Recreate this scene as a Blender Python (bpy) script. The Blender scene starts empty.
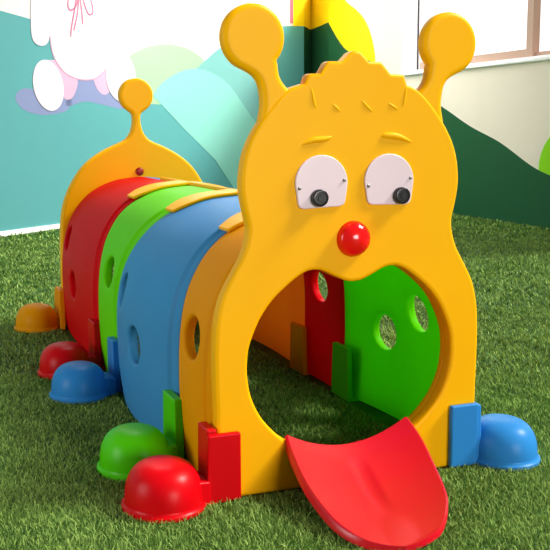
import bpy, math, random
import numpy as np
from mathutils import Vector, Matrix
from mathutils.geometry import delaunay_2d_cdt

random.seed(7)
rng = np.random.default_rng(7)
scene = bpy.context.scene
COL = scene.collection

# ------------------------------------------------------------------ materials
def srgb(r, g, b):
    f = lambda c: c / 12.92 if c <= .04045 else ((c + .055) / 1.055) ** 2.4
    return (f(r / 255), f(g / 255), f(b / 255), 1)

def plastic(name, col, rough=.32, trans=.0, spec=.45, mottling=.06):
    m = bpy.data.materials.new(name); m.use_nodes = True
    nt = m.node_tree; b = nt.nodes['Principled BSDF']; out = nt.nodes['Material Output']
    tc = nt.nodes.new('ShaderNodeTexCoord'); nz = nt.nodes.new('ShaderNodeTexNoise')
    nz.inputs['Scale'].default_value = 5; nz.inputs['Detail'].default_value = 3
    nt.links.new(tc.outputs['Object'], nz.inputs['Vector'])
    mx = nt.nodes.new('ShaderNodeMix'); mx.data_type = 'RGBA'
    mx.inputs[6].default_value = tuple(c * (1 - mottling) for c in col[:3]) + (1,)
    mx.inputs[7].default_value = tuple(min(1, c * (1 + mottling)) for c in col[:3]) + (1,)
    nt.links.new(nz.outputs['Fac'], mx.inputs[0])
    nt.links.new(mx.outputs[2], b.inputs['Base Color'])
    b.inputs['Roughness'].default_value = rough
    b.inputs['Specular IOR Level'].default_value = spec
    n2 = nt.nodes.new('ShaderNodeTexNoise'); n2.inputs['Scale'].default_value = 260
    nt.links.new(tc.outputs['Object'], n2.inputs['Vector'])
    bp = nt.nodes.new('ShaderNodeBump'); bp.inputs['Strength'].default_value = .05; bp.inputs['Distance'].default_value = .002
    nt.links.new(n2.outputs['Fac'], bp.inputs['Height']); nt.links.new(bp.outputs['Normal'], b.inputs['Normal'])
    if trans:
        t = nt.nodes.new('ShaderNodeBsdfTranslucent'); nt.links.new(mx.outputs[2], t.inputs['Color'])
        ms = nt.nodes.new('ShaderNodeMixShader'); ms.inputs[0].default_value = trans
        nt.links.new(b.outputs[0], ms.inputs[1]); nt.links.new(t.outputs[0], ms.inputs[2])
        nt.links.new(ms.outputs[0], out.inputs['Surface'])
    return m

def paint(name, col, rough=.7):
    return plastic(name, col, rough, 0, .2, .025)

YEL = plastic('yellow_plastic', srgb(255, 182, 0), .42, 0, .3)
YELP = plastic('golden_yellow_plastic', srgb(255, 172, 2), .42, .3, .3)
RED = plastic('red_plastic', srgb(224, 4, 18), .34, .25, .45)
GRN = plastic('green_plastic', srgb(82, 208, 4), .34, .1, .45)
BLU = plastic('blue_plastic', srgb(52, 146, 220), .36, .25, .45)
SRED = plastic('tongue_red_plastic', srgb(204, 0, 32), .34, 0, .5)
NOSE = plastic('glossy_red_plastic', srgb(238, 14, 14), .15, 0, .5)
YELW = plastic('golden_yellow_wall_plastic', srgb(255, 172, 2), .5, .3, .2)
REDW = plastic('red_wall_plastic', srgb(228, 4, 18), .5, .25, .2)
GRNW = plastic('green_wall_plastic', srgb(112, 224, 0), .48, .5, .2)
GRNL = plastic('lime_green_wall_plastic', srgb(106, 222, 4), .48, .12, .2)
BLUW = plastic('blue_wall_plastic', srgb(70, 152, 212), .45, .2, .3)
for m_ in (YELP, RED, GRN, BLU, YEL, YELW, REDW, GRNW, GRNL, BLUW):
    m_.node_tree.nodes['Principled BSDF'].inputs['IOR'].default_value = 1.28
EYE = plastic('pinkish_white_plastic', srgb(234, 212, 220), .25, 0)
BLK = plastic('black_plastic', srgb(22, 21, 22), .3, 0)
STEEL = plastic('screw_metal', srgb(150, 145, 140), .4, 0)
STEEL.node_tree.nodes['Principled BSDF'].inputs['Metallic'].default_value = .8
BOLT = plastic('dark_red_plastic', srgb(150, 24, 10), .4, 0)

CREAM = paint('cream_wall_paint', srgb(236, 222, 202))
WHITEWALL = paint('white_wall_paint', srgb(222, 217, 214))
WHITE = paint('white_trim_paint', srgb(245, 243, 240), .5)
TEAL = paint('teal_paint', srgb(86, 156, 157))
LTEAL = paint('light_teal_paint', srgb(114, 172, 168))
MINT = paint('mint_paint', srgb(130, 198, 184))
PALEGREEN = paint('pale_green_paint', srgb(154, 198, 150))
DKGREEN = paint('dark_green_paint', srgb(28, 84, 48))
LIME = paint('lime_paint', srgb(140, 212, 10))
SUNY = paint('sun_yellow_paint', srgb(252, 218, 10))
PLUSH = paint('plush_white_paint', srgb(220, 208, 215))
PINK = paint('pink_paint', srgb(206, 166, 190))
PALEPINK = paint('pale_pink_paint', srgb(222, 190, 204))
ROSE = paint('rose_line_paint', srgb(190, 110, 136))
MAUVE = paint('mauve_paint', srgb(128, 138, 176))
FRAMEBR = paint('pinkish_brown_frame', srgb(196, 160, 140), .45)
GASKET = paint('dark_gasket', srgb(60, 50, 60), .5)

def glass_mat():
    m = bpy.data.materials.new('window_glass'); m.use_nodes = True
    nt = m.node_tree; nt.nodes.remove(nt.nodes['Principled BSDF'])
    tr = nt.nodes.new('ShaderNodeBsdfTransparent'); gl = nt.nodes.new('ShaderNodeBsdfGlossy')
    gl.inputs['Roughness'].default_value = .05
    ms = nt.nodes.new('ShaderNodeMixShader'); ms.inputs[0].default_value = .06
    nt.links.new(tr.outputs[0], ms.inputs[1]); nt.links.new(gl.outputs[0], ms.inputs[2])
    nt.links.new(ms.outputs[0], nt.nodes['Material Output'].inputs['Surface'])
    return m
GLASS = glass_mat()

def turf_mat(name, base, tip, rnd):
    m = bpy.data.materials.new(name); m.use_nodes = True
    nt = m.node_tree; b = nt.nodes['Principled BSDF']
    geo = nt.nodes.new('ShaderNodeNewGeometry'); tc = nt.nodes.new('ShaderNodeTexCoord')
    nz = nt.nodes.new('ShaderNodeTexNoise'); nz.inputs['Scale'].default_value = 6; nz.inputs['Detail'].default_value = 5
    nt.links.new(tc.outputs['Object'], nz.inputs['Vector'])
    ad = nt.nodes.new('ShaderNodeMath'); ad.operation = 'MULTIPLY_ADD'
    ad.inputs[1].default_value = .6 if rnd else 0
    nt.links.new(geo.outputs['Random Per Island'], ad.inputs[0])
    m2 = nt.nodes.new('ShaderNodeMath'); m2.operation = 'MULTIPLY'; m2.inputs[1].default_value = .55 if rnd else 1
    nt.links.new(nz.outputs['Fac'], m2.inputs[0]); nt.links.new(m2.outputs[0], ad.inputs[2])
    cr = nt.nodes.new('ShaderNodeValToRGB')
    cr.color_ramp.elements[0].position = .2; cr.color_ramp.elements[0].color = base
    cr.color_ramp.elements[1].position = .85; cr.color_ramp.elements[1].color = tip
    nt.links.new(ad.outputs[0], cr.inputs[0]); nt.links.new(cr.outputs[0], b.inputs['Base Color'])
    b.inputs['Roughness'].default_value = .6; b.inputs['Specular IOR Level'].default_value = .1
    return m
TURF = turf_mat('turf_blades', srgb(40, 82, 20), srgb(162, 192, 98), True)
BACKING = turf_mat('turf_backing', srgb(34, 66, 18), srgb(70, 110, 40), False)

# ------------------------------------------------------------------ helpers
def mesh_obj(name, verts, faces, mat, parent=None, smooth=True):
    me = bpy.data.meshes.new(name)
    me.from_pydata([tuple(v) for v in verts], [], [tuple(f) for f in faces])
    me.materials.append(mat)
    if smooth:
        me.polygons.foreach_set('use_smooth', [True] * len(me.polygons))
    me.update()
    import bmesh
    bm = bmesh.new(); bm.from_mesh(me)
    bmesh.ops.remove_doubles(bm, verts=bm.verts, dist=1e-6)
    bmesh.ops.recalc_face_normals(bm, faces=bm.faces)
    bm.to_mesh(me); bm.free()
    o = bpy.data.objects.new(name, me); COL.objects.link(o)
    if parent is not None:
        o.parent = parent
    return o

def empty(name, loc, label, cat, group=None):
    o = bpy.data.objects.new(name, None); COL.objects.link(o); o.location = loc
    o.empty_display_size = .1
    o['label'] = label; o['category'] = cat
    if group: o['group'] = group
    return o

def structure(o):
    o['kind'] = 'structure'; return o

def inpoly(pts, poly):
    pts = np.asarray(pts); poly = np.asarray(poly)
    x, y = pts[:, 0], pts[:, 1]; c = np.zeros(len(pts), bool)
    j = len(poly) - 1
    for i in range(len(poly)):
        xi, yi = poly[i]; xj, yj = poly[j]
        if yi != yj:
            c ^= ((yi > y) != (yj > y)) & (x < (xj - xi) * (y - yi) / (yj - yi) + xi)
        j = i
    return c

def triangulate(outer, holes, extra=()):
    """2-D constrained Delaunay; returns (points, triangles) of outer minus holes."""
    V = [Vector(p) for p in outer]; E = [(i, (i + 1) % len(outer)) for i in range(len(outer))]
    for h in holes:
        k = len(V); V += [Vector(p) for p in h]
        E += [(k + i, k + (i + 1) % len(h)) for i in range(len(h))]
    V += [Vector(p) for p in extra]
    vo, eo, fo, *_ = delaunay_2d_cdt(V, E, [], 0, 1e-7)
    P = np.array([tuple(v) for v in vo]); T = []
    F = np.array([f for f in fo if len(f) == 3]); C = P[F].mean(1)
    keep = inpoly(C, outer)
    for h in holes: keep &= ~inpoly(C, h)
    return P, [tuple(f) for f in F[keep]]

def smooth_curve(pts, n=6, closed=False):
    """Catmull-Rom through 2-D or 3-D points"""
    P = [np.array(p, float) for p in pts]; out = []
    m = len(P)
    for i in range(m if closed else m - 1):
        p1, p2 = P[i], P[(i + 1) % m]
        p0 = P[i - 1] if (closed or i > 0) else 2 * p1 - p2
        p3 = P[(i + 2) % m] if (closed or i + 2 < m) else 2 * p2 - p1
        for k in range(n):
            t = k / n
            out.append(.5 * ((2 * p1) + (-p0 + p2) * t + (2 * p0 - 5 * p1 + 4 * p2 - p3) * t * t + (-p0 + 3 * p1 - 3 * p2 + p3) * t ** 3))
    if not closed: out.append(P[-1])
    return out

def area2(P):
    P = np.asarray(P); x, y = P[:, 0], P[:, 1]
    return .5 * np.sum(x * np.roll(y, -1) - np.roll(x, -1) * y)

def inset(P, d):
    """offset a CCW loop inward by d"""
    P = np.asarray(P, float); a = P - np.roll(P, 1, 0); b = np.roll(P, -1, 0) - P
    a /= np.linalg.norm(a, axis=1)[:, None] + 1e-12; b /= np.linalg.norm(b, axis=1)[:, None] + 1e-12
    na = np.c_[-a[:, 1], a[:, 0]]; nb = np.c_[-b[:, 1], b[:, 0]]
    n = na + nb; L = np.linalg.norm(n, axis=1)[:, None] + 1e-9; n /= L
    c = np.clip((n * na).sum(1), .45, 1)[:, None]
    return P + n * d / c

def dedupe(P, eps=1e-4):
    out = []
    for p in P:
        if not out or np.hypot(p[0] - out[-1][0], p[1] - out[-1][1]) > eps: out.append(p)
    if np.hypot(out[0][0] - out[-1][0], out[0][1] - out[-1][1]) < eps: out.pop()
    return np.array(out)

def slab(name, outer, holes, y0, y1, r, mat, parent=None, place=None, seg=4):
    """thick plate in the XZ plane from y0 (front) to y1 with rounded edges. place maps (u, v, depth) to 3-D."""
    place = place or (lambda u, v, y: (u, y, v))
    loops = []
    outer = dedupe(outer)
    if area2(outer) < 0: outer = outer[::-1]
    loops.append((outer, 1))
    for h in holes:
        h = dedupe(h)
        if area2(h) < 0: h = h[::-1]
        loops.append((h, -1))
    V, F = [], []
    rings = []
    for k in range(seg + 1):
        a = math.pi / 2 * k / seg
        rings.append((r * (1 - math.sin(a)), y0 + r * (1 - math.cos(a))))
    rings = [(r * 1.35, y0)] + rings
    back = [(i, y0 + y1 - y) for i, y in rings[::-1]]
    rings = rings + back
    caps = {0: [], 1: []}
    for P, s in loops:
        base = len(V); n = len(P)
        for i, y in rings:
            Q = inset(P, i * s)
            V += [place(q[0], q[1], y) for q in Q]
        for k in range(len(rings) - 1):
            for j in range(n):
                a = base + k * n + j; b = base + k * n + (j + 1) % n
                F.append((a, b, b + n, a + n))
        Qf = inset(P, rings[0][0] * s); caps[0].append(Qf)
    T, tri = triangulate(caps[0][0], caps[0][1:])
    for y in (y0, y1):
        k = len(V); V += [place(p[0], p[1], y) for p in T]
        F += [(a + k, b + k, c + k) for a, b, c in tri]
    o = mesh_obj(name, V, F, mat, parent)
    o.data.set_sharp_from_angle(angle=math.radians(50))
    return o

def box(name, lo, hi, mat, parent=None, bev=.004, smooth=True):
    (x0, y0, z0), (x1, y1, z1) = lo, hi
    v = [(x, y, z) for x in (x0, x1) for y in (y0, y1) for z in (z0, z1)]
    f = [(0, 1, 3, 2), (4, 6, 7, 5), (0, 4, 5, 1), (2, 3, 7, 6), (0, 2, 6, 4), (1, 5, 7, 3)]
    o = mesh_obj(name, v, f, mat, parent, smooth)
    if bev:
        b = o.modifiers.new('b', 'BEVEL'); b.width = bev; b.segments = 3; b.harden_normals = True
    else:
        o.data.polygons.foreach_set('use_smooth', [False] * len(o.data.polygons))
    return o

def boxes(name, lst, mat, parent=None, bev=.0):
    V, F = [], []
    for (x0, y0, z0), (x1, y1, z1) in lst:
        k = len(V)
        V += [(x, y, z) for x in (x0, x1) for y in (y0, y1) for z in (z0, z1)]
        F += [tuple(i + k for i in f) for f in [(0, 1, 3, 2), (4, 6, 7, 5), (0, 4, 5, 1), (2, 3, 7, 6), (0, 2, 6, 4), (1, 5, 7, 3)]]
    o = mesh_obj(name, V, F, mat, parent, False)
    if bev:
        b = o.modifiers.new('b', 'BEVEL'); b.width = bev; b.segments = 2
    return o

def lathe(name, prof, mat, parent=None, center=(0, 0, 0), n=48, sx=1, sy=1, axis='Z'):
    V, F = [], []
    for r, z in prof:
        for k in range(n):
            a = 2 * math.pi * k / n
            p = (r * math.cos(a) * sx, r * math.sin(a) * sy, z)
            if axis == 'Y': p = (p[0], -p[2], p[1])      # z of the profile points to the viewer
            V.append(tuple(p[i] + center[i] for i in range(3)))
    m = len(prof)
    for i in range(m - 1):
        for k in range(n):
            F.append((i * n + k, i * n + (k + 1) % n, (i + 1) * n + (k + 1) % n, (i + 1) * n + k))
    F.append(tuple(range(n))); F.append(tuple((m - 1) * n + k for k in range(n)))
    o = mesh_obj(name, V, F, mat, parent)
    o.data.set_sharp_from_angle(angle=math.radians(45))
    return o

def tube(name, pts, rad, mat, parent=None, n=10):
    """round tube with tapered ends through 3-D points; rad number or list"""
    P = [Vector(p) for p in pts]; R = rad if isinstance(rad, (list, tuple)) else [rad] * len(P)
    V, F = [], []
    for i, p in enumerate(P):
        t = (P[min(i + 1, len(P) - 1)] - P[max(i - 1, 0)]).normalized()
        u = t.cross(Vector((0, 0, 1))) if abs(t.z) < .9 else t.cross(Vector((0, 1, 0)))
        u.normalize(); w = t.cross(u)
        for k in range(n):
            a = 2 * math.pi * k / n
            V.append(p + (u * math.cos(a) + w * math.sin(a)) * R[i])
    for i in range(len(P) - 1):
        for k in range(n):
            F.append((i * n + k, i * n + (k + 1) % n, (i + 1) * n + (k + 1) % n, (i + 1) * n + k))
    F.append(tuple(range(n))); F.append(tuple((len(P) - 1) * n + k for k in range(n)))
    return mesh_obj(name, V, F, mat, parent)

# ------------------------------------------------------------------ play tunnel
L = 2.34
tunnel = empty('play_tunnel', (0, 0, 0), 'caterpillar shaped plastic crawl tunnel in yellow, blue, green and red on the artificial turf', 'play tunnel')

# half profile of the arch, from the ground (s = 0) to the ridge
prof_pts = [(.362, 0), (.374, .10), (.379, .22), (.376, .34), (.362, .44), (.334, .52), (.285, .595), (.215, .652), (.12, .69), (0, .705)]
PC = np.array(smooth_curve(prof_pts, 24))
PS = np.r_[0, np.cumsum(np.hypot(*np.diff(PC, axis=0).T))]
STOT = PS[-1]
tang = np.gradient(PC, PS, axis=0); tang /= np.linalg.norm(tang, axis=1)[:, None]
NRM = np.c_[tang[:, 1], -tang[:, 0]]         # outward (to +x at the side, up at the ridge)
NRM[-1] = (0, 1)
def at_s(s):
    return (np.array([np.interp(s, PS, PC[:, 0]), np.interp(s, PS, PC[:, 1])]),
            np.array([np.interp(s, PS, NRM[:, 0]), np.interp(s, PS, NRM[:, 1])]))
def s_of_z(z):
    return float(np.interp(z, PC[:, 1], PS))

def sm(a, b, x):
    t = min(1, max(0, (x - a) / (b - a))); return t * t * (3 - 2 * t)

def panel(side, ya, yb, holes, mat, bulge, label):
    """one half-arch wall. ya, yb: functions of s giving its two edges; holes: (y, z)."""
    S0, S1, T, r = .001, STOT - .001, .034, .008
    Ln = yb(STOT * .4) - ya(STOT * .4)
    def mapy(s, q): return ya(s) + (yb(s) - ya(s)) * q / Ln
    def pos(s, q, off):
        p, n = at_s(min(max(s, 0), STOT))
        de = min(q, Ln - q)
        h = -.008 * (1 - sm(.040, .050, de)) if off > -T / 2 else 0
        u = min(1, max(0, q / Ln))
        b = bulge * (1 - (2 * u - 1) ** 2) * (1 - sm(.30, .75, s))
        o = off + h + b
        return (side * (p[0] + n[0] * o), mapy(s, q), p[1] + n[1] * o)
    ns, nq = 46, max(10, int(Ln / .03))
    def rect(d):
        a0, a1, b0, b1 = S0 + d, S1, d + .002, Ln - d - .002
        S = np.linspace(a0, a1, ns); Q = np.linspace(b0, b1, nq)
        return [(s, b0) for s in S[:-1]] + [(a1, q) for q in Q[:-1]] + [(s, b1) for s in S[::-1][:-1]] + [(a0, q) for q in Q[::-1][:-1]]
    hs = []
    for (y, z) in holes:
        s = s_of_z(z); hs.append((s, (y - ya(s)) / (yb(s) - ya(s)) * Ln))
    rh = .011
    def ring(c, e, n=36):
        return [(c[0] + (.057 + e) * math.sin(2 * math.pi * k / n), c[1] + (.070 + e) * math.cos(2 * math.pi * k / n)) for k in range(n)]
    seg = 4
    V, F = [], []
    def strip(loopfun, rad):
        levels = []
        for k in range(seg + 1):
            a = math.pi / 2 * k / seg
            levels.append((rad * (1 - math.sin(a)), -rad * (1 - math.cos(a))))
        levels += [(e, -T - o) for e, o in levels[::-1]]
        base = len(V); n = None
        for e, o in levels:
            lp = loopfun(e); n = len(lp)
            V.extend(pos(s, q, o) for s, q in lp)
        for k in range(len(levels) - 1):
            for j in range(n):
                a = base + k * n + j; b = base + k * n + (j + 1) % n
                F.append((a, b, b + n, a + n))
    strip(rect, r)
    for c in hs: strip(lambda e, c=c: ring(c, e), rh)
    out = rect(r); hl = [ring(c, rh) for c in hs]
    qs = sorted(set([.034, .041, .045, .050, .056, Ln - .034, Ln - .041, Ln - .045, Ln - .050, Ln - .056] + list(np.linspace(.08, Ln - .08, max(4, int(Ln / .022))))))
    extra = []
    for s in np.linspace(S0 + .02, S1 - .016, 52):
        for q in qs: extra.append((s + random.uniform(-1e-4, 1e-4), q))
    ex = np.array(extra)
    ok = np.ones(len(ex), bool)
    for c in hs: ok &= ((ex[:, 0] - c[0]) / (.057 + rh + .006)) ** 2 + ((ex[:, 1] - c[1]) / (.070 + rh + .006)) ** 2 > 1
    P, tri = triangulate(out, hl, [tuple(e) for e in ex[ok]])
    for off in (0, -T):
        k = len(V); V.extend(pos(p[0], p[1], off) for p in P)
        F.extend((a + k, b + k, c + k) for a, b, c in tri)
    o = mesh_obj('side_panel', V, F, mat, tunnel)
    o['label'] = label
    return o

C0 = lambda v: (lambda s: v)
def lean(a, b):      # seam at y=a near the ground, y=b at the ridge
    return lambda s: a + (b - a) * sm(.30, 1.0, s / STOT)
gL1, gL2 = C0(.352), lean(1.125, .92)
gL3 = lean(1.49, 1.57)
panel(-1, C0(.037), gL1, [(.20, .375)], YELW, .006, 'yellow side panel with one oval hole, left front')
panel(-1, gL1, gL2, [(.69, .257), (.95, .388)], BLUW, .045, 'blue side panel with two oval holes, left side')
panel(-1, gL2, gL3, [(1.285, .405)], GRNL, .006, 'green side panel with one oval hole, left side')
panel(-1, gL3, C0(L + .002), [(1.93, .262), (2.19, .435)], REDW, .020, 'red side panel with two oval holes, left rear')
gR1, gR2, gR3 = lean(.78, .70), lean(1.135, 1.10), C0(1.92)
panel(1, C0(.037), gR1, [(.555, .262), (.335, .362)], GRNW, .045, 'green side panel with two oval holes, right front')
panel(1, gR1, gR2, [(1.0, .352)], REDW, .006, 'red side panel with one oval hole, right side')
panel(1, gR2, gR3, [(1.60, .30), (1.80, .385)], YELW, .03, 'yellow side panel with two oval holes, right side')
panel(1, gR3, C0(L + .002), [(2.13, .37)], BLUW, .006, 'blue side panel with one oval hole, right rear')

# --- face panel
half = smooth_curve([(.372, 0), (.373, .12), (.374, .22), (.376, .33), (.375, .40), (.370, .455), (.358, .505), (.342, .54), (.322, .575),
        (.302, .61), (.289, .65), (.286, .685), (.295, .725), (.302, .765), (.303, .80), (.297, .845), (.284, .885), (.264, .922),
        (.24, .955), (.215, .985), (.195, 1.005), (.174, 1.021)], 4)
tuftR = [(.160, 1.028), (.146, 1.031), (.137, 1.056), (.132, 1.058), (.098, 1.059), (.074, 1.086), (.068, 1.088), (.037, 1.088), (.013, 1.111)]
tuftL = [(-.004, 1.114), (-.014, 1.110), (-.036, 1.088), (-.042, 1.087), (-.072, 1.087), (-.078, 1.084), (-.094, 1.057), (-.122, 1.056), (-.129, 1.052), (-.136, 1.033), (-.155, 1.027)]
outline = [tuple(p) for p in half] + tuftR + tuftL + [(-p[0], p[1]) for p in half[::-1]]
mh = smooth_curve([(0, .075), (.07, .08), (.14, .102), (.192, .133), (.236, .175), (.264, .214), (.284, .262), (.292, .31), (.292, .345), (.286, .388), (.261, .448), (.228, .495),
        (.188, .531), (.15, .558), (.122, .569), (.09, .567), (.055, .551), (.022, .537), (0, .534)], 5)
mouth = [tuple(p) for p in mh] + [(-p[0], p[1]) for p in mh[-2:0:-1]]
FY = -.010      # front of the face panel
face = slab('face_panel', outline, [mouth], FY, .034, .008, YEL, tunnel)
face['label'] = 'yellow caterpillar face panel with round mouth opening'

collar = slab('mouth_rim', [tuple(p) for p in inset(mouth if area2(mouth) > 0 else mouth[::-1], -.014)], [mouth], .030, .052, .004, YEL, face)

def antenna(sg):
    cx, cz, r = .270, 1.1395, .080
    arc = [(cx + r * math.cos(a), cz + r * math.sin(a)) for a in np.radians(np.linspace(-72, 222, 44))]
    inner = [(.2075, 1.076), (.2065, 1.064), (.203, 1.048), (.192, 1.03), (.172, 1.008), (.15, .96)]
    bot = [(.19, .90), (.245, .90)]
    outer_ = [(.256, .94), (.2495, .975), (.2505, 1.005), (.256, 1.03), (.266, 1.046), (.28, 1.056)]
    c = smooth_curve(inner, 4) + smooth_curve(outer_, 4)
    pts = list(arc) + [tuple(p) for p in smooth_curve(inner, 4)] + bot + [tuple(p) for p in smooth_curve(outer_, 4)]
    pts = [(sg * p[0] + .003, p[1]) for p in pts]
    a = slab('antenna', pts, [], FY + .004, FY + .046, .0145, YEL, face, seg=6)
    return a
antenna(-1); antenna(1)

def eye(x0, x1, z0, z1, tilt):
    w = (x1 - x0) / 2; cx = (x0 + x1) / 2; zc = z1 - w * .98
    pts = [(cx + w * math.cos(a), zc + w * .98 * math.sin(a)) for a in np.radians(np.linspace(-8, 188, 34))]
    pts += [tuple(p) for p in smooth_curve([(x0 + .003, zc - .02), (x0 + .009, z0 + .008 - tilt), (x0 + .022, z0 - tilt)], 4)]
    pts += [tuple(p) for p in smooth_curve([(x1 - .022, z0 + tilt), (x1 - .008, z0 + .008 + tilt), (x1 - .002, zc - .02)], 4)]
    e = slab('eye', pts, [], FY - .006, FY + .004, .0025, EYE, face, seg=3)
    e['label'] = 'pinkish white eye plate'
    for sx, sz in ((x0 + .010, zc - .012), (x1 - .010, zc + .006)):
        lathe('screw', [(.0042, 0), (.0042, .002), (.002, .0035), (.0005, .004)], STEEL, face, (sx, FY - .006, sz), 14, axis='Y')
eye(-.166, -.024, .727, .858, .002); eye(.024, .164, .729, .859, -.001)
for px, pz in ((-.104, .752), (.126, .752)):
    p = lathe('pupil', [(.0215, -.002), (.0215, .013), (.0207, .0152), (.0190, .016), (.0150, .016), (.0142, .014), (.0080, .014), (.0072, .016), (.0005, .016)], BLK, face, (px, FY - .006, pz), 32, axis='Y')
    p['label'] = 'black cylindrical pupil'
nose = lathe('nose', [(.046, -.004), (.046, .004)] + [(.044 * math.cos(a), .006 + .030 * math.sin(a)) for a in np.radians(np.linspace(8, 88, 12))], NOSE, face, (-.005, FY, .645), 40, axis='Y')
nose['label'] = 'shiny round red nose'

def bead(name, pts, r):
    P = smooth_curve(pts, 6); n = len(P)
    R = [max(.0012, r * math.sin(math.pi * (i + .15) / (n - .7)) ** .6) for i in range(n)]
    return tube(name, [(p[0], FY + .002, p[1]) for p in P], R, YEL, face, 10)
bead('eyebrow', [(-.150, .882), (-.118, .894), (-.088, .897), (-.062, .903)], .008)
bead('eyebrow', [(.070, .903), (.088, .905), (.122, .901), (.164, .886)], .009)
for pts in ([(-.124, 1.030), (-.118, 1.006), (-.114, .985), (-.106, .966)], [(-.066, .984), (-.054, .974), (-.040, .962)],
            [(.012, .997), (.030, .978), (.051, .961)], [(.088, .988), (.104, .978), (.124, .968)], [(.142, 1.032), (.138, 1.0), (.132, .972)]):
    bead('hair_crease', pts, .0044)

# --- rear panel
rh_ = smooth_curve([(.372, 0), (.376, .15), (.377, .30), (.374, .45), (.362, .555), (.338, .63), (.31, .685), (.27, .743), (.222, .788), (.17, .822), (.12, .847),
        (.078, .865), (.052, .880), (.034, .902), (.022, .93), (.0165, .96), (.0165, .985), (.022, 1.000), (.034, 1.0095)], 4)
ball = [(.080 * math.cos(a), 1.084 + .080 * math.sin(a)) for a in np.radians(np.linspace(-62, 242, 40))]
rear_outline = [tuple(p) for p in rh_] + ball + [(-p[0], p[1]) for p in rh_[::-1]]
ro = smooth_curve([(0, .075), (.14, .102), (.236, .175), (.284, .262), (.292, .345), (.261, .448), (.188, .531), (.10, .572), (0, .585)], 5)
rear_hole = [tuple(p) for p in ro] + [(-p[0], p[1]) for p in ro[-2:0:-1]]
rear = slab('rear_panel', rear_outline, [rear_hole], L, L + .065, .012, YEL, tunnel)
rear['label'] = 'yellow domed rear panel topped with a ball on a thin neck'
lathe('bolt', [(.020, -.004), (.020, .004), (.015, .009), (.004, .011)], BOLT, rear, (.004, L, .726), 20, axis='Y')

# --- feet with brackets
def foot(sg, y, mat, end, label, by=None, w=.07, dx=0):
    by = y if by is None else by
    """dome beside the tunnel wall and the bracket that grips the wall. end: 'front', 'rear' or None"""
    rx, ry, h = .098, .112, .118
    cx = sg * (.506 + dx); cy = y
    pr = [(1.02, 0), (1.06, .004), (1.055, .012), (1.0, .016), (.985, .022)]
    for a in np.radians(np.linspace(0, 86, 16)):
        ca, sa = math.cos(a), math.sin(a)
        pr.append((.975 * ca ** .62, .022 + (h - .022) * sa ** .86))
    f = lathe('foot', [(max(p[0], .02), p[1]) for p in pr], mat, tunnel, (cx, cy, 0), 56, rx, ry)
    f['label'] = label
    xi, xo = .318, .404
    fy = FY - .020; xo2 = xo if sg < 0 else .372; xi2 = xi if sg < 0 else .288; xs = xo if sg < 0 else .387
    if end == 'front':
        lst = [((xi2, fy, .002), (xo2, FY - .0015, .176)), ((.3785 if sg < 0 else .3705, fy, .002), (xs, .07, .188 if sg < 0 else .170))]
    elif end == 'rear':
        lst = [((.3795, L - .075, .002), (xo, L + .085, .185)), ((xi, L + .0665, .002), (xo, L + .085, .172))]
    else:
        lst = [((.378, by - w, .002), (xo, by + w, .185)), ((.311, by - w, .002), (.330, by + w, .185)), ((.311, by - w, .001), (xo, by + w, .009))]
    V, F = [], []
    for (x0, a0, z0), (x1, a1, z1) in lst:
        k = len(V); tz = .010
        for x in (x0, x1):
            for yy in (a0, a1):
                for z in (z0, z1):
                    V.append((sg * x, yy + (0 if z == z0 else (tz if yy == a0 else -tz)) * (1 if a1 - a0 > .06 else 0), z))
        F += [tuple(i + k for i in q) for q in [(0, 1, 3, 2), (4, 6, 7, 5), (0, 4, 5, 1), (2, 3, 7, 6), (0, 2, 6, 4), (1, 5, 7, 3)]]
    # the neck that joins dome and bracket
    k = len(V)
    for x, hw, zt in ((xo - .002, .045, .062), (.45, .06, .07)):
        for yy in (y - hw, y + hw):
            for z in (.002, zt): V.append((sg * x, yy, z))
    F += [tuple(i + k for i in q) for q in [(0, 1, 3, 2), (4, 6, 7, 5), (0, 4, 5, 1), (2, 3, 7, 6), (0, 2, 6, 4), (1, 5, 7, 3)]]
    b = mesh_obj('bracket', V, F, mat, f)
    bv = b.modifiers.new('b', 'BEVEL'); bv.width = .005; bv.segments = 3; bv.harden_normals = True
    return f

foot(-1, .005, RED, 'front', 'red dome foot, left front', dx=.004)
foot(-1, .30, GRN, None, 'green dome foot, left side', .345, dx=.007)
foot(-1, 1.10, BLU, None, 'blue dome foot, left side', 1.14, .055, .018)
foot(-1, 1.44, RED, None, 'red dome foot, left side towards the rear', 1.50, .07, .012)
foot(-1, 2.35, YELP, 'rear', 'yellow dome foot, left rear', dx=-.004)
foot(1, .0, BLU, 'front', 'blue dome foot, right front', dx=-.038)
foot(1, .74, GRN, None, 'green dome foot, right side')
foot(1, 1.13, YELP, None, 'yellow dome foot, right side')
foot(1, 1.92, BLU, None, 'blue dome foot, right side')
foot(1, 2.36, RED, 'rear', 'red dome foot, right rear')

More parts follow.
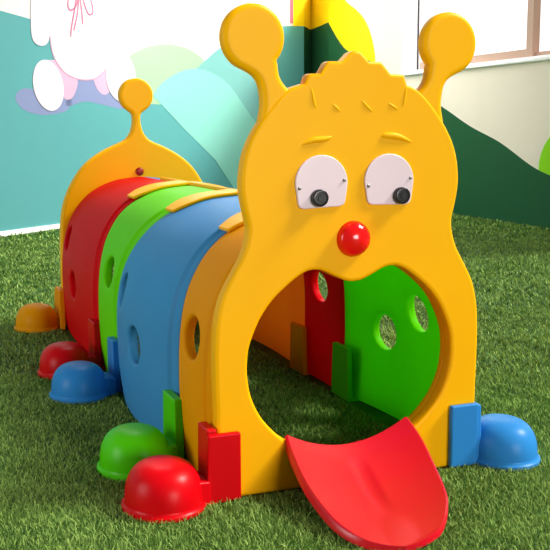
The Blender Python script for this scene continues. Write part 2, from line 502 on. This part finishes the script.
# --- yellow clips over the ridge
def clip(yc_in, yc_out, hw, xo):
    """saddle plate lying on the arch, straddling a seam"""
    s_out = float(np.interp(-xo, -PC[:, 0], PS))
    pts = []
    N, M = 22, 5
    rows = []
    T = .012
    smax = STOT - s_out
    for i in range(N + 1):
        q = i / N                     # 0 left edge .. 1 right edge
        d = (q * 2 - 1) * smax
        s = STOT - abs(d); p, n = at_s(s); sg = -1 if d < 0 else 1
        yc = yc_in + (yc_out - yc_in) * abs(d) / smax
        w = hw * (1 - .35 * sm(.75, 1, abs(d) / smax))
        rows.append([(sg * p[0], sg * n[0] if abs(d) > 1e-6 else 0, p[1], n[1], yc + w * (2 * j / M - 1)) for j in range(M + 1)])
    V, F = [], []
    for off in (.0005, T):
        for row in rows:
            for (x, nx, z, nz, y) in row: V.append((x + nx * off, y, z + nz * off))
    st = M + 1; K = (N + 1) * st
    for i in range(N):
        for j in range(M):
            a = i * st + j; F.append((a, a + 1, a + st + 1, a + st)); F.append((K + a, K + a + 1, K + a + st + 1, K + a + st))
        for j in (0, M):
            a = i * st + j; F.append((a, a + st, K + a + st, K + a))
    for i in (0, N):
        for j in range(M):
            a = i * st + j; F.append((a, a + 1, K + a + 1, K + a))
    o = mesh_obj('ridge_clip', V, F, YEL, tunnel)
    o.data.set_sharp_from_angle(angle=math.radians(40))
    bv = o.modifiers.new('b', 'BEVEL'); bv.width = .004; bv.segments = 3
    return o
clip(1.57, 1.57, .085, .215)
clip(.92, .95, .075, .225)
clip(.33, .335, .065, .235)
strip_pts = [(.012, y, .707) for y in np.linspace(.40, 1.95, 24)]
tube('ridge_strip', strip_pts, .011, YEL, tunnel, 10)

# --- tongue slide hooked into the mouth
rightE = smooth_curve([(.160, -.002, .156), (.170, -.06, .118), (.156, -.15, .078), (.122, -.265, .052), (.087, -.335, .040), (.025, -.415, .028), (-.040, -.452, .022), (-.088, -.460, .018)], 6)
leftE = smooth_curve([(-.184, -.002, .146), (-.193, -.065, .120), (-.202, -.177, .080), (-.201, -.300, .052), (-.188, -.365, .038), (-.166, -.412, .028), (-.130, -.442, .021), (-.088, -.460, .018)], 6)
def tongue():
    n = len(rightE); M = 20; top = []
    for i in range(n):
        a, b = leftE[i], rightE[i]; v = i / (n - 1); row = []
        wid = np.linalg.norm(a - b)
        sag = .052 * (wid / .355) ** 1.2 * (1 - .72 * v)
        for j in range(M + 1):
            u = j / M; p = a + (b - a) * u
            k = 4 * u * (1 - u)
            p = p.copy(); p[2] -= sag * k
            p[2] = max(p[2], .017)
            c = abs(u - .49) * wid
            p[2] -= .011 * (1 - sm(.001, .013, c)) * sm(.10, .2, v) * (1 - sm(.48, .58, v)) * 1.0
            p[2] = max(p[2], .0185)
            row.append(p)
        top.append(row)
    V, F = [], []
    T = .016
    for off in (0, -T):
        for row in top:
            for p in row: V.append((p[0], p[1], p[2] + off))
    st = M + 1; K = n * st
    for i in range(n - 1):
        for j in range(M):
            a = i * st + j; F.append((a, a + 1, a + st + 1, a + st)); F.append((K + a, K + a + 1, K + a + st + 1, K + a + st))
        for j in (0, M):
            a = i * st + j; F.append((a, a + st, K + a + st, K + a))
    for i in (0,):
        for j in range(M):
            a = i * st + j; F.append((a, a + 1, K + a + 1, K + a))
    # rim lip rolled down along both edges and hook over the sill
    def lip(edge, drop):
        k = len(V); m = len(edge)
        for i, p in enumerate(edge):
            d = min(drop * (1 - .55 * i / (m - 1)), p[2] - .001)
            out = (1 if edge is rightE else -1) * .006 * min(1, max(.02, (p[2] - .018) / .02))
            V.extend([(p[0], p[1], p[2]), (p[0] + out, p[1], p[2] - .004), (p[0] + out, p[1], p[2] - d), (p[0] - out * .8, p[1], p[2] - d), (p[0] - out * .8, p[1], p[2] - .01)])
        for i in range(m - 1):
            for j in range(5):
                a = k + i * 5 + j; b = k + i * 5 + (j + 1) % 5
                F.append((a, b, b + 5, a + 5))
        F.append(tuple(range(k, k + 5))); F.append(tuple(k + (m - 1) * 5 + j for j in range(5)))
    lip(rightE, .030); lip(leftE, .034)
    k = len(V)
    cols = top[0][6:-6]
    for q_ in cols:
        z = q_[2] - .022
        V.extend([(q_[0], .004, z), (q_[0], .062, z - .004), (q_[0], .074, z - .016), (q_[0], .074, z - .034), (q_[0], .064, z - .034), (q_[0], .060, z - .018), (q_[0], .004, z - .012)])
    for j in range(len(cols) - 1):
        for q in range(7):
            a = k + j * 7 + q; b = k + j * 7 + (q + 1) % 7
            F.append((a, b, b + 7, a + 7))
    F.append(tuple(range(k, k + 7))); F.append(tuple(k + (len(cols) - 1) * 7 + q for q in range(7)))
    o = mesh_obj('tongue_slide', V, F, SRED, tunnel)
    o.data.set_sharp_from_angle(angle=math.radians(60))
    o['label'] = 'red concave tongue slide with a centre crease'
    return o
tongue()

# ------------------------------------------------------------------ room
p0 = np.array([-.22, 6.6]); dv = np.array([4.6, 4.06]); dv /= np.linalg.norm(dv); nv = np.array([dv[1], -dv[0]])
TA = 6.132
A = p0 + dv * TA; B = np.array([4.72, 11.2]); Cc = np.array([4.6, 10.3])
H = 2.90
def lw(t, z, off): return (p0[0] + dv[0] * t + nv[0] * off, p0[1] + dv[1] * t + nv[1] * off, z)
def rw(y, z, off): return (4.6 - off, y, z)

fl = mesh_obj('floor', [(-6, -4, 0), (7, -4, 0), (7, 14, 0), (-6, 14, 0), (-6, -4, -.05), (7, -4, -.05), (7, 14, -.05), (-6, 14, -.05)],
              [(0, 1, 2, 3), (4, 7, 6, 5), (0, 4, 5, 1), (1, 5, 6, 2), (2, 6, 7, 3), (3, 7, 4, 0)], BACKING, None, False)
structure(fl)

def prism(name, poly, z0, z1, mat):
    n = len(poly); V = [(p[0], p[1], z0) for p in poly] + [(p[0], p[1], z1) for p in poly]
    F = [tuple(range(n)), tuple(range(n, 2 * n))] + [(i, (i + 1) % n, (i + 1) % n + n, i + n) for i in range(n)]
    return mesh_obj(name, V, F, mat, None, False)
S = p0 + dv * -5.5
structure(prism('wall_left', [S, A, A - nv * .2, S - nv * .2], 0, H, WHITEWALL))
structure(prism('wall_back', [A, B, Cc, (5.2, 10.3), (5.2, 11.9), A - nv * .35], 0, H, CREAM))
# right wall with window opening
WY0, WY1, WZ0, WZ1 = 3.8, 8.2, 1.57, 2.74
wr = boxes('wall_right', [((4.6, 3.4, 0), (4.82, 10.3, WZ0)), ((4.6, 3.4, WZ1), (4.82, 10.3, H)), ((4.6, 3.4, WZ0), (4.82, WY0, WZ1)), ((4.6, WY1, WZ0), (4.82, 10.3, WZ1))], CREAM)
structure(wr)
# window
win = structure(boxes('window_1', [((4.602, WY0, WZ0), (4.80, WY1, WZ0 + .032)), ((4.602, WY1 - .33, WZ0 + .03), (4.80, WY1, WZ1)), ((4.602, WY0, WZ0 + .03), (4.80, WY0 + .08, WZ1)), ((4.602, WY0, WZ1 - .04), (4.80, WY1, WZ1))], WHITE))
zf = WZ0 + .03
fr = boxes('window_frame', [((4.66, 5.83, zf), (4.72, WY1 - .33, zf + .085)), ((4.66, 5.73, zf), (4.74, 5.83, WZ1 - .04)), ((4.70, WY0 + .08, zf), (4.75, 5.73, zf + .05)), ((4.66, 4.40, zf), (4.74, 4.48, WZ1 - .04))], FRAMEBR, win)
gk = boxes('gasket', [((4.615, WY1 - .342, zf), (4.63, WY1 - .328, WZ1 - .04))], GASKET, win)
boxes('window_sill', [((4.56, WY0 - .03, WZ0 - .02), (4.66, WY1 + .02, WZ0 + .006))], WHITE, win, .004)
boxes('pane', [((4.688, 5.83, zf + .085), (4.694, WY1 - .33, WZ1 - .04))], GLASS, win)
boxes('pane', [((4.722, WY0 + .08, zf + .05), (4.728, 5.73, WZ1 - .04))], GLASS, win)

structure(mesh_obj('baseboard_left', [lw(-5.5, z, o) for z in (0, .045) for o in (0, .015)] + [lw(TA, z, o) for z in (0, .045) for o in (0, .015)],
          [(0, 1, 3, 2), (4, 6, 7, 5), (0, 4, 5, 1), (2, 3, 7, 6), (0, 2, 6, 4), (1, 5, 7, 3)], WHITE, None, False))

# --- murals: flat paint on the walls
def flat(name, pts, lvl, mat, parent, place):
    pts = dedupe(pts)
    if area2(pts) < 0: pts = pts[::-1]
    T, tri = triangulate(pts, []); n = len(pts)
    d0, d1 = .0006, .001 + .001 * lvl
    V = [place(p[0], p[1], d1) for p in T]; F = list(tri)
    k = len(V); V += [place(p[0], p[1], d1) for p in pts] + [place(p[0], p[1], d0) for p in pts]
    F += [(k + i, k + (i + 1) % n, k + n + (i + 1) % n, k + n + i) for i in range(n)]
    return mesh_obj(name, V, F, mat, parent, False)

def ell(cx, cy, a, b, rot, n=40):
    c, s = math.cos(rot), math.sin(rot)
    return [(cx + a * math.cos(t) * c - b * math.sin(t) * s, cy + a * math.cos(t) * s + b * math.sin(t) * c) for t in np.linspace(0, 2 * math.pi, n, endpoint=False)]

ML = empty('wall_mural', (p0[0], p0[1], 0), 'painted mural of teal hills and a sitting white plush toy on the left wall', 'mural')
ML_inv = Vector((-p0[0], -p0[1], 0))
def lwm(t, z, off):
    x, y, zz = lw(t, z, off); return (x - p0[0], y - p0[1], zz)
def part(nm, pts, lvl, mat, label=None):
    o = flat(nm, pts, lvl, mat, ML, lwm)
    if label: o['label'] = label
    return o
top = smooth_curve([(-5.5, 1.9), (-2.0, 2.05), (-.8, 2.03), (.08, 1.945), (.49, 1.905), (.73, 1.84), (1.2, 1.72), (1.63, 1.62), (2.06, 1.58), (2.7, 1.56), (3.28, 1.632), (3.81, 1.894), (4.43, 2.085), (5.0, 2.215), (5.485, 2.30), (TA, 2.355)], 5)
part('painted_hill', [tuple(p) for p in top] + [(TA, .046), (-5.5, .046)], 1, TEAL, 'teal hill')
part('painted_hill', [tuple(p) for p in smooth_curve([(1.85, 1.45), (1.934, 1.66), (2.15, 1.758), (2.34, 1.811), (2.626, 1.853), (2.825, 1.857), (3.05, 1.84), (3.242, 1.80), (3.461, 1.71), (3.7, 1.5)], 5)] + [(3.4, 1.2), (2.2, 1.2)], 2, PALEGREEN, 'pale green hill')
part('painted_hill', [tuple(p) for p in smooth_curve([(3.20, 1.60), (3.285, 1.634), (3.81, 1.894), (4.43, 2.082), (4.85, 2.18)], 5)] + [(5.25, 1.4), (5.6, .9), (4.6, 1.0), (3.7, 1.4)], 3, LTEAL, 'light teal hill')
part('painted_hill', [tuple(p) for p in smooth_curve([(2.374, 1.287), (2.513, 1.409), (2.713, 1.503), (2.92, 1.57), (3.129, 1.612), (3.413, 1.617), (3.685, 1.575), (3.92, 1.505), (4.163, 1.375), (4.546, 1.111), (4.87, .895), (5.6, .40), (6.05, .046)], 5)] + [(4.30, .046), (4.216, .11), (3.661, .565), (3.322, .749), (3.002, .923)], 4, MINT, 'mint hill')
part('painted_stripe', [(2.662, 1.85), (2.902, 1.85), (2.902, H - .01), (2.662, H - .01)], 1, PALEPINK, 'pale pink stripe')
part('painted_stripe', [(5.69, 2.36), (5.79, 2.36), (5.79, H - .01), (5.69, H - .01)], 3, ROSE, 'pink stripe')
part('painted_sun', [(5.79, 2.33), (TA - .001, 2.358), (TA - .001, H - .01), (5.79, H - .01)], 2, SUNY, 'yellow sun edge')
# plush toy (only its lower half is in the picture)
part('painted_shadow', [tuple(p) for p in smooth_curve([(.225, 1.20), (.30, 1.285), (.49, 1.29), (.98, 1.22), (.93, 1.115), (.75, 1.075), (.55, 1.065), (.33, 1.105)], 6, True)], 2, MAUVE, 'mauve shadow')
part('painted_shadow', [tuple(p) for p in smooth_curve([(.92, 1.16), (1.063, 1.39), (1.326, 1.43), (1.449, 1.32), (1.85, 1.25), (1.85, 1.14), (1.442, 1.18), (1.2, 1.20)], 6, True)], 2, MAUVE, 'mauve shadow')
part('painted_leg', [tuple(p) for p in smooth_curve([(.55, 1.52), (.80, 1.57), (1.0, 1.50), (1.10, 1.39), (1.02, 1.24), (.90, 1.22), (.72, 1.36)], 6, True)], 3, PINK, 'pink left leg')
part('painted_leg', [tuple(p) for p in smooth_curve([(1.35, 1.44), (1.50, 1.50), (1.72, 1.66), (1.84, 1.64), (1.7, 1.40), (1.55, 1.28), (1.42, 1.31)], 6, True)], 3, PINK, 'pink right leg')
BODY = [tuple(p) for p in smooth_curve([(.80, H - .02), (.74, 2.3), (.712, 2.0), (.715, 1.836), (.757, 1.62), (.877, 1.488), (1.0, 1.435), (1.14, 1.413), (1.28, 1.417), (1.40, 1.445), (1.55, 1.545), (1.63, 1.72), (1.615, 1.95), (1.53, 2.2), (1.45, H - .02)], 6)]
OUTL = paint('faint_pink_line', srgb(196, 148, 174))
part('painted_outline', inset(BODY if area2(BODY) > 0 else BODY[::-1], -.012), 4, OUTL, 'faint pink outline')
part('painted_body', BODY, 5, PLUSH, 'white plush body')
part('painted_arm', [tuple(p) for p in smooth_curve([(.80, H - .05), (.50, 2.6), (.472, 2.08), (.462, 1.82), (.495, 1.715), (.60, 1.685), (.69, 1.735), (.725, 1.9), (.74, 2.3)], 6)], 6, PLUSH, 'white plush arm')
part('painted_foot', ell(.672, 1.333, .205, .238, .5), 7, PLUSH, 'white left foot sole')
part('painted_foot', ell(1.80, 1.462, .26, .25, -.6), 7, PLUSH, 'white right foot sole')
bow = []
for pts in ([(1.10, 2.33), (1.03, 2.22), (.985, 2.10), (1.02, 2.045), (1.10, 2.09), (1.15, 2.19), (1.13, 2.30)], [(1.16, 2.30), (1.22, 2.15), (1.29, 2.04), (1.36, 2.06), (1.34, 2.16), (1.25, 2.25), (1.17, 2.31)],
            [(1.12, 2.20), (1.08, 2.05), (1.03, 1.90), (1.01, 1.80)], [(1.15, 2.16), (1.12, 2.02), (1.06, 1.86)], [(1.17, 2.18), (1.19, 2.05), (1.20, 1.93)]):
    c = smooth_curve(pts, 6)
    q = np.array(c); tn = np.gradient(q, axis=0); tn /= np.linalg.norm(tn, axis=1)[:, None]; nn = np.c_[-tn[:, 1], tn[:, 0]] * .009
    V = [lwm(a[0], a[1], .0095) for a in q + nn] + [lwm(a[0], a[1], .0095) for a in q - nn]
    bow.append((V, len(q)))
V, F = [], []
for v, n in bow:
    k = len(V); V += v; F += [(k + i, k + i + 1, k + n + i + 1, k + n + i) for i in range(n - 1)]
ob = mesh_obj('painted_bow', V, F, ROSE, ML, False); ob['label'] = 'pink outlined ribbon bow'

MR = empty('wall_mural', (4.6, 7, 0), 'painted mural of a dark green hill with a yellow sun on the right wall', 'mural')
def rwm(y, z, off): return (-off, y - 7, z)
def partr(nm, pts, lvl, mat, label):
    o = flat(nm, pts, lvl, mat, MR, rwm); o['label'] = label; return o
partr('painted_sun', [(10.299, 2.1), (10.299, H - .01)] + [tuple(p) for p in smooth_curve([(10.1, H - .01), (9.95, 2.85), (9.788, 2.62), (9.45, 2.46), (9.19, 2.30), (9.0, 2.08), (8.90, 1.84), (8.88, 1.60)], 5)], 1, SUNY, 'yellow sun')
partr('painted_hill', [tuple(p) for p in smooth_curve([(10.299, 2.37), (10.05, 2.17), (9.777, 1.99), (9.5, 1.90), (9.179, 1.82), (8.65, 1.65), (8.115, 1.442), (7.286, 1.177), (6.688, .955), (6.131, .79), (5.62, .582), (5.307, .495), (4.8, .40), (4.0, .36), (3.42, .38)], 5)] + [(3.42, .002), (10.299, .002)], 3, DKGREEN, 'dark green hill')
partr('painted_hill', ell(4.86, .56, .62, .44, 0), 2, LIME, 'lime green hill')
# the recess in the corner is painted the same way
def cpart(nm, Pa, Pb, z0, za, zb, lvl, mat, label, parent=MR):
    e = (Pb - Pa) / np.linalg.norm(Pb - Pa); nn = np.array([e[1], -e[0]])
    def pl(t, z, off): q = Pa + e * t + nn * off; return (q[0] - 4.6, q[1] - 7, z)
    Ln = np.linalg.norm(Pb - Pa)
    o = flat(nm, [(.001, z0), (Ln - .001, z0), (Ln - .001, zb), (.001, za)], lvl, mat, parent, pl); o['label'] = label
cpart('painted_hill', A, B, .002, 2.36, 2.37, 1, DKGREEN, 'dark green paint in the corner')
cpart('painted_hill', B, Cc, .002, 2.37, 2.385, 1, DKGREEN, 'dark green paint in the corner')
cpart('painted_sun', A, B, 2.36, H - .01, H - .01, .5, SUNY, 'yellow paint in the corner')
cpart('painted_sun', B, Cc, 2.36, H - .01, H - .01, .5, SUNY, 'yellow paint in the corner')

# ------------------------------------------------------------------ artificial turf
cam_loc = np.array([-1.0851, -2.236, .9194])
def turf():
    yaw = .3711
    pts = []
    # (depth range, blades per square metre, height, width)
    for d0, d1, dens, hh, ww in ((1.6, 2.6, 46000, .0135, .0019), (2.6, 3.6, 30000, .0135, .0024), (3.6, 5.0, 12000, .015, .0036), (5.0, 8.2, 3800, .020, .0062), (8.2, 13.5, 1000, .026, .012)):
        wmax = d1 * .33 + .40
        n = int((d1 - d0) * 2 * wmax * dens)
        d = rng.uniform(d0, d1, n); l = rng.uniform(-wmax, wmax, n)
        ok = np.abs(l) < d * .33 + .40
        d, l = d[ok], l[ok]
        x = cam_loc[0] + d * math.sin(yaw) + l * math.cos(yaw); y = cam_loc[1] + d * math.cos(yaw) - l * math.sin(yaw)
        tl = (x - p0[0]) * nv[0] + (y - p0[1]) * nv[1]
        ok = (x < 4.55) & (tl > .05)
        # no blades where plates, walls and feet stand
        ok &= ~((np.abs(x) < .405) & (np.abs(x) > .30) & (y > -.02) & (y < 2.42))
        ok &= ~((np.abs(x) < .40) & (((y > -.035) & (y < .065)) | ((y > 2.335) & (y < 2.41))))
        for fx, fy_ in ((-.51, .005), (-.513, .30), (-.524, 1.10), (-.518, 1.44), (-.502, 2.35), (.468, 0), (.506, .74), (.506, 1.13), (.506, 1.92), (.506, 2.36)):
            ok &= ((x - fx) / .098) ** 2 + ((y - fy_) / .112) ** 2 > 1
        ok &= ((x + .075) / .11) ** 2 + ((y + .33) / .12) ** 2 > 1
        x, y = x[ok], y[ok]; n = len(x)
        pts.append(np.c_[x, y, np.full(n, hh) * rng.uniform(.6, 1.25, n), np.full(n, ww) * rng.uniform(.7, 1.3, n)])
    P = np.concatenate(pts); n = len(P)
    a = rng.uniform(0, 2 * math.pi, n); b = rng.uniform(0, 2 * math.pi, n)
    ln = rng.uniform(.3, 1.3, n) * P[:, 2]
    dx, dy = np.cos(a) * P[:, 3] * .5, np.sin(a) * P[:, 3] * .5
    lx, ly = np.cos(b) * ln, np.sin(b) * ln
    V = np.zeros((n, 5, 3), np.float32)
    h = P[:, 2]
    V[:, 0] = np.c_[P[:, 0] - dx, P[:, 1] - dy, np.zeros(n)]
    V[:, 1] = np.c_[P[:, 0] + dx, P[:, 1] + dy, np.zeros(n)]
    V[:, 2] = np.c_[P[:, 0] + dx * .8 + lx * .35, P[:, 1] + dy * .8 + ly * .35, h * .62]
    V[:, 3] = np.c_[P[:, 0] - dx * .8 + lx * .35, P[:, 1] - dy * .8 + ly * .35, h * .62]
    V[:, 4] = np.c_[P[:, 0] + lx, P[:, 1] + ly, h * .95]
    me = bpy.data.meshes.new('artificial_turf')
    me.vertices.add(n * 5); me.vertices.foreach_set('co', V.ravel())
    base = np.arange(n)[:, None] * 5
    loops = np.concatenate([base + np.array([0, 1, 2, 3]), base + np.array([3, 2, 4])], 1).ravel()
    me.loops.add(n * 7); me.loops.foreach_set('vertex_index', loops.astype(np.int32))
    me.polygons.add(n * 2)
    st = (np.arange(n)[:, None] * 7 + np.array([0, 4])).ravel().astype(np.int32)
    me.polygons.foreach_set('loop_start', st)
    me.update(calc_edges=True); me.validate()
    me.materials.append(TURF)
    o = bpy.data.objects.new('artificial_turf', me); COL.objects.link(o)
    o['label'] = 'short green artificial turf pile covering the floor'; o['category'] = 'grass'; o['kind'] = 'stuff'
turf()

# ------------------------------------------------------------------ light
def aim(o, d):
    o.rotation_euler = Vector(d).to_track_quat('-Z', 'Y').to_euler()
sun = bpy.data.lights.new('daylight', 'SUN'); sun.energy = 5.4; sun.angle = math.radians(14); sun.color = (1, .97, .92)
so = bpy.data.objects.new('daylight', sun); COL.objects.link(so); aim(so, (-.80, .17, -.84))

def area(name, loc, d, sx, sy, e, col=(1, 1, 1)):
    l = bpy.data.lights.new(name, 'AREA'); l.shape = 'RECTANGLE'; l.size = sx; l.size_y = sy; l.energy = e; l.color = col
    o = bpy.data.objects.new(name, l); COL.objects.link(o); o.location = loc; aim(o, d)
area('unseen_ceiling_light', (3.1, 7.3, 3.05), (.15, 0, -1), 1.0, 4.2, 130)  # unseen, added to brighten the right wall and the far turf
area('unseen_ceiling_light', (3.5, 9.4, 3.05), (.1, .15, -1), .6, .6, 34)  # unseen, added to lift the dark wall corner
area('unseen_ceiling_light', (.2, 3.4, 3.15), (0, 0, -1), 1.2, .6, 20)
area('front_fill_light', (1.6, -9.0, 2.0), (-.2, 1, -.14), 3.6, 2.4, 500, (1, .97, .93))  # unseen fill, added to light the face panel from the front

area('left_fill_light', (-4.6, .2, 1.3), (1, .12, -.12), 1.8, 1.8, 85, (1, .98, .96))  # unseen fill with no real opening, added to brighten the left side panels

w = bpy.data.worlds.new('world'); scene.world = w; w.use_nodes = True
nt = w.node_tree; bg = nt.nodes['Background']
tc = nt.nodes.new('ShaderNodeTexCoord'); sp = nt.nodes.new('ShaderNodeVectorMath'); sp.operation = 'DOT_PRODUCT'
sp.inputs[1].default_value = Vector((.52, .84, .12)).normalized()
nt.links.new(tc.outputs['Generated'], sp.inputs[0])
cr = nt.nodes.new('ShaderNodeMapRange'); cr.interpolation_type = 'SMOOTHSTEP'; cr.inputs['From Min'].default_value = .70; cr.inputs['From Max'].default_value = .93
cr.inputs['To Min'].default_value = .18; cr.inputs['To Max'].default_value = 1.5
nt.links.new(sp.outputs['Value'], cr.inputs['Value']); nt.links.new(cr.outputs[0], bg.inputs['Strength'])
bg.inputs['Color'].default_value = (.97, .98, 1, 1)

# ------------------------------------------------------------------ camera
cam = bpy.data.cameras.new('camera'); co = bpy.data.objects.new('camera', cam); COL.objects.link(co)
cam.sensor_width = 36; cam.sensor_fit = 'HORIZONTAL'; cam.lens = 972.76 / 550 * 36
yaw, pit, rol = .3711, .1479, -.0032
cy, sy, cp, sp_ = math.cos(yaw), math.sin(yaw), math.cos(pit), math.sin(pit)
f = Vector((sy * cp, cy * cp, -sp_)); r = Vector((cy, -sy, 0)); u = r.cross(f)
r2 = r * math.cos(rol) + u * math.sin(rol); u2 = -r * math.sin(rol) + u * math.cos(rol)
M = Matrix((( r2.x, u2.x, -f.x, cam_loc[0]), (r2.y, u2.y, -f.y, cam_loc[1]), (r2.z, u2.z, -f.z, cam_loc[2]), (0, 0, 0, 1)))
co.matrix_world = M
cam.clip_start = .05
scene.camera = co
scene.view_settings.view_transform = 'Standard'
scene.view_settings.look = 'None'
scene.view_settings.gamma = 1
scene.view_settings.use_curve_mapping = False
scene.view_settings.exposure = 0
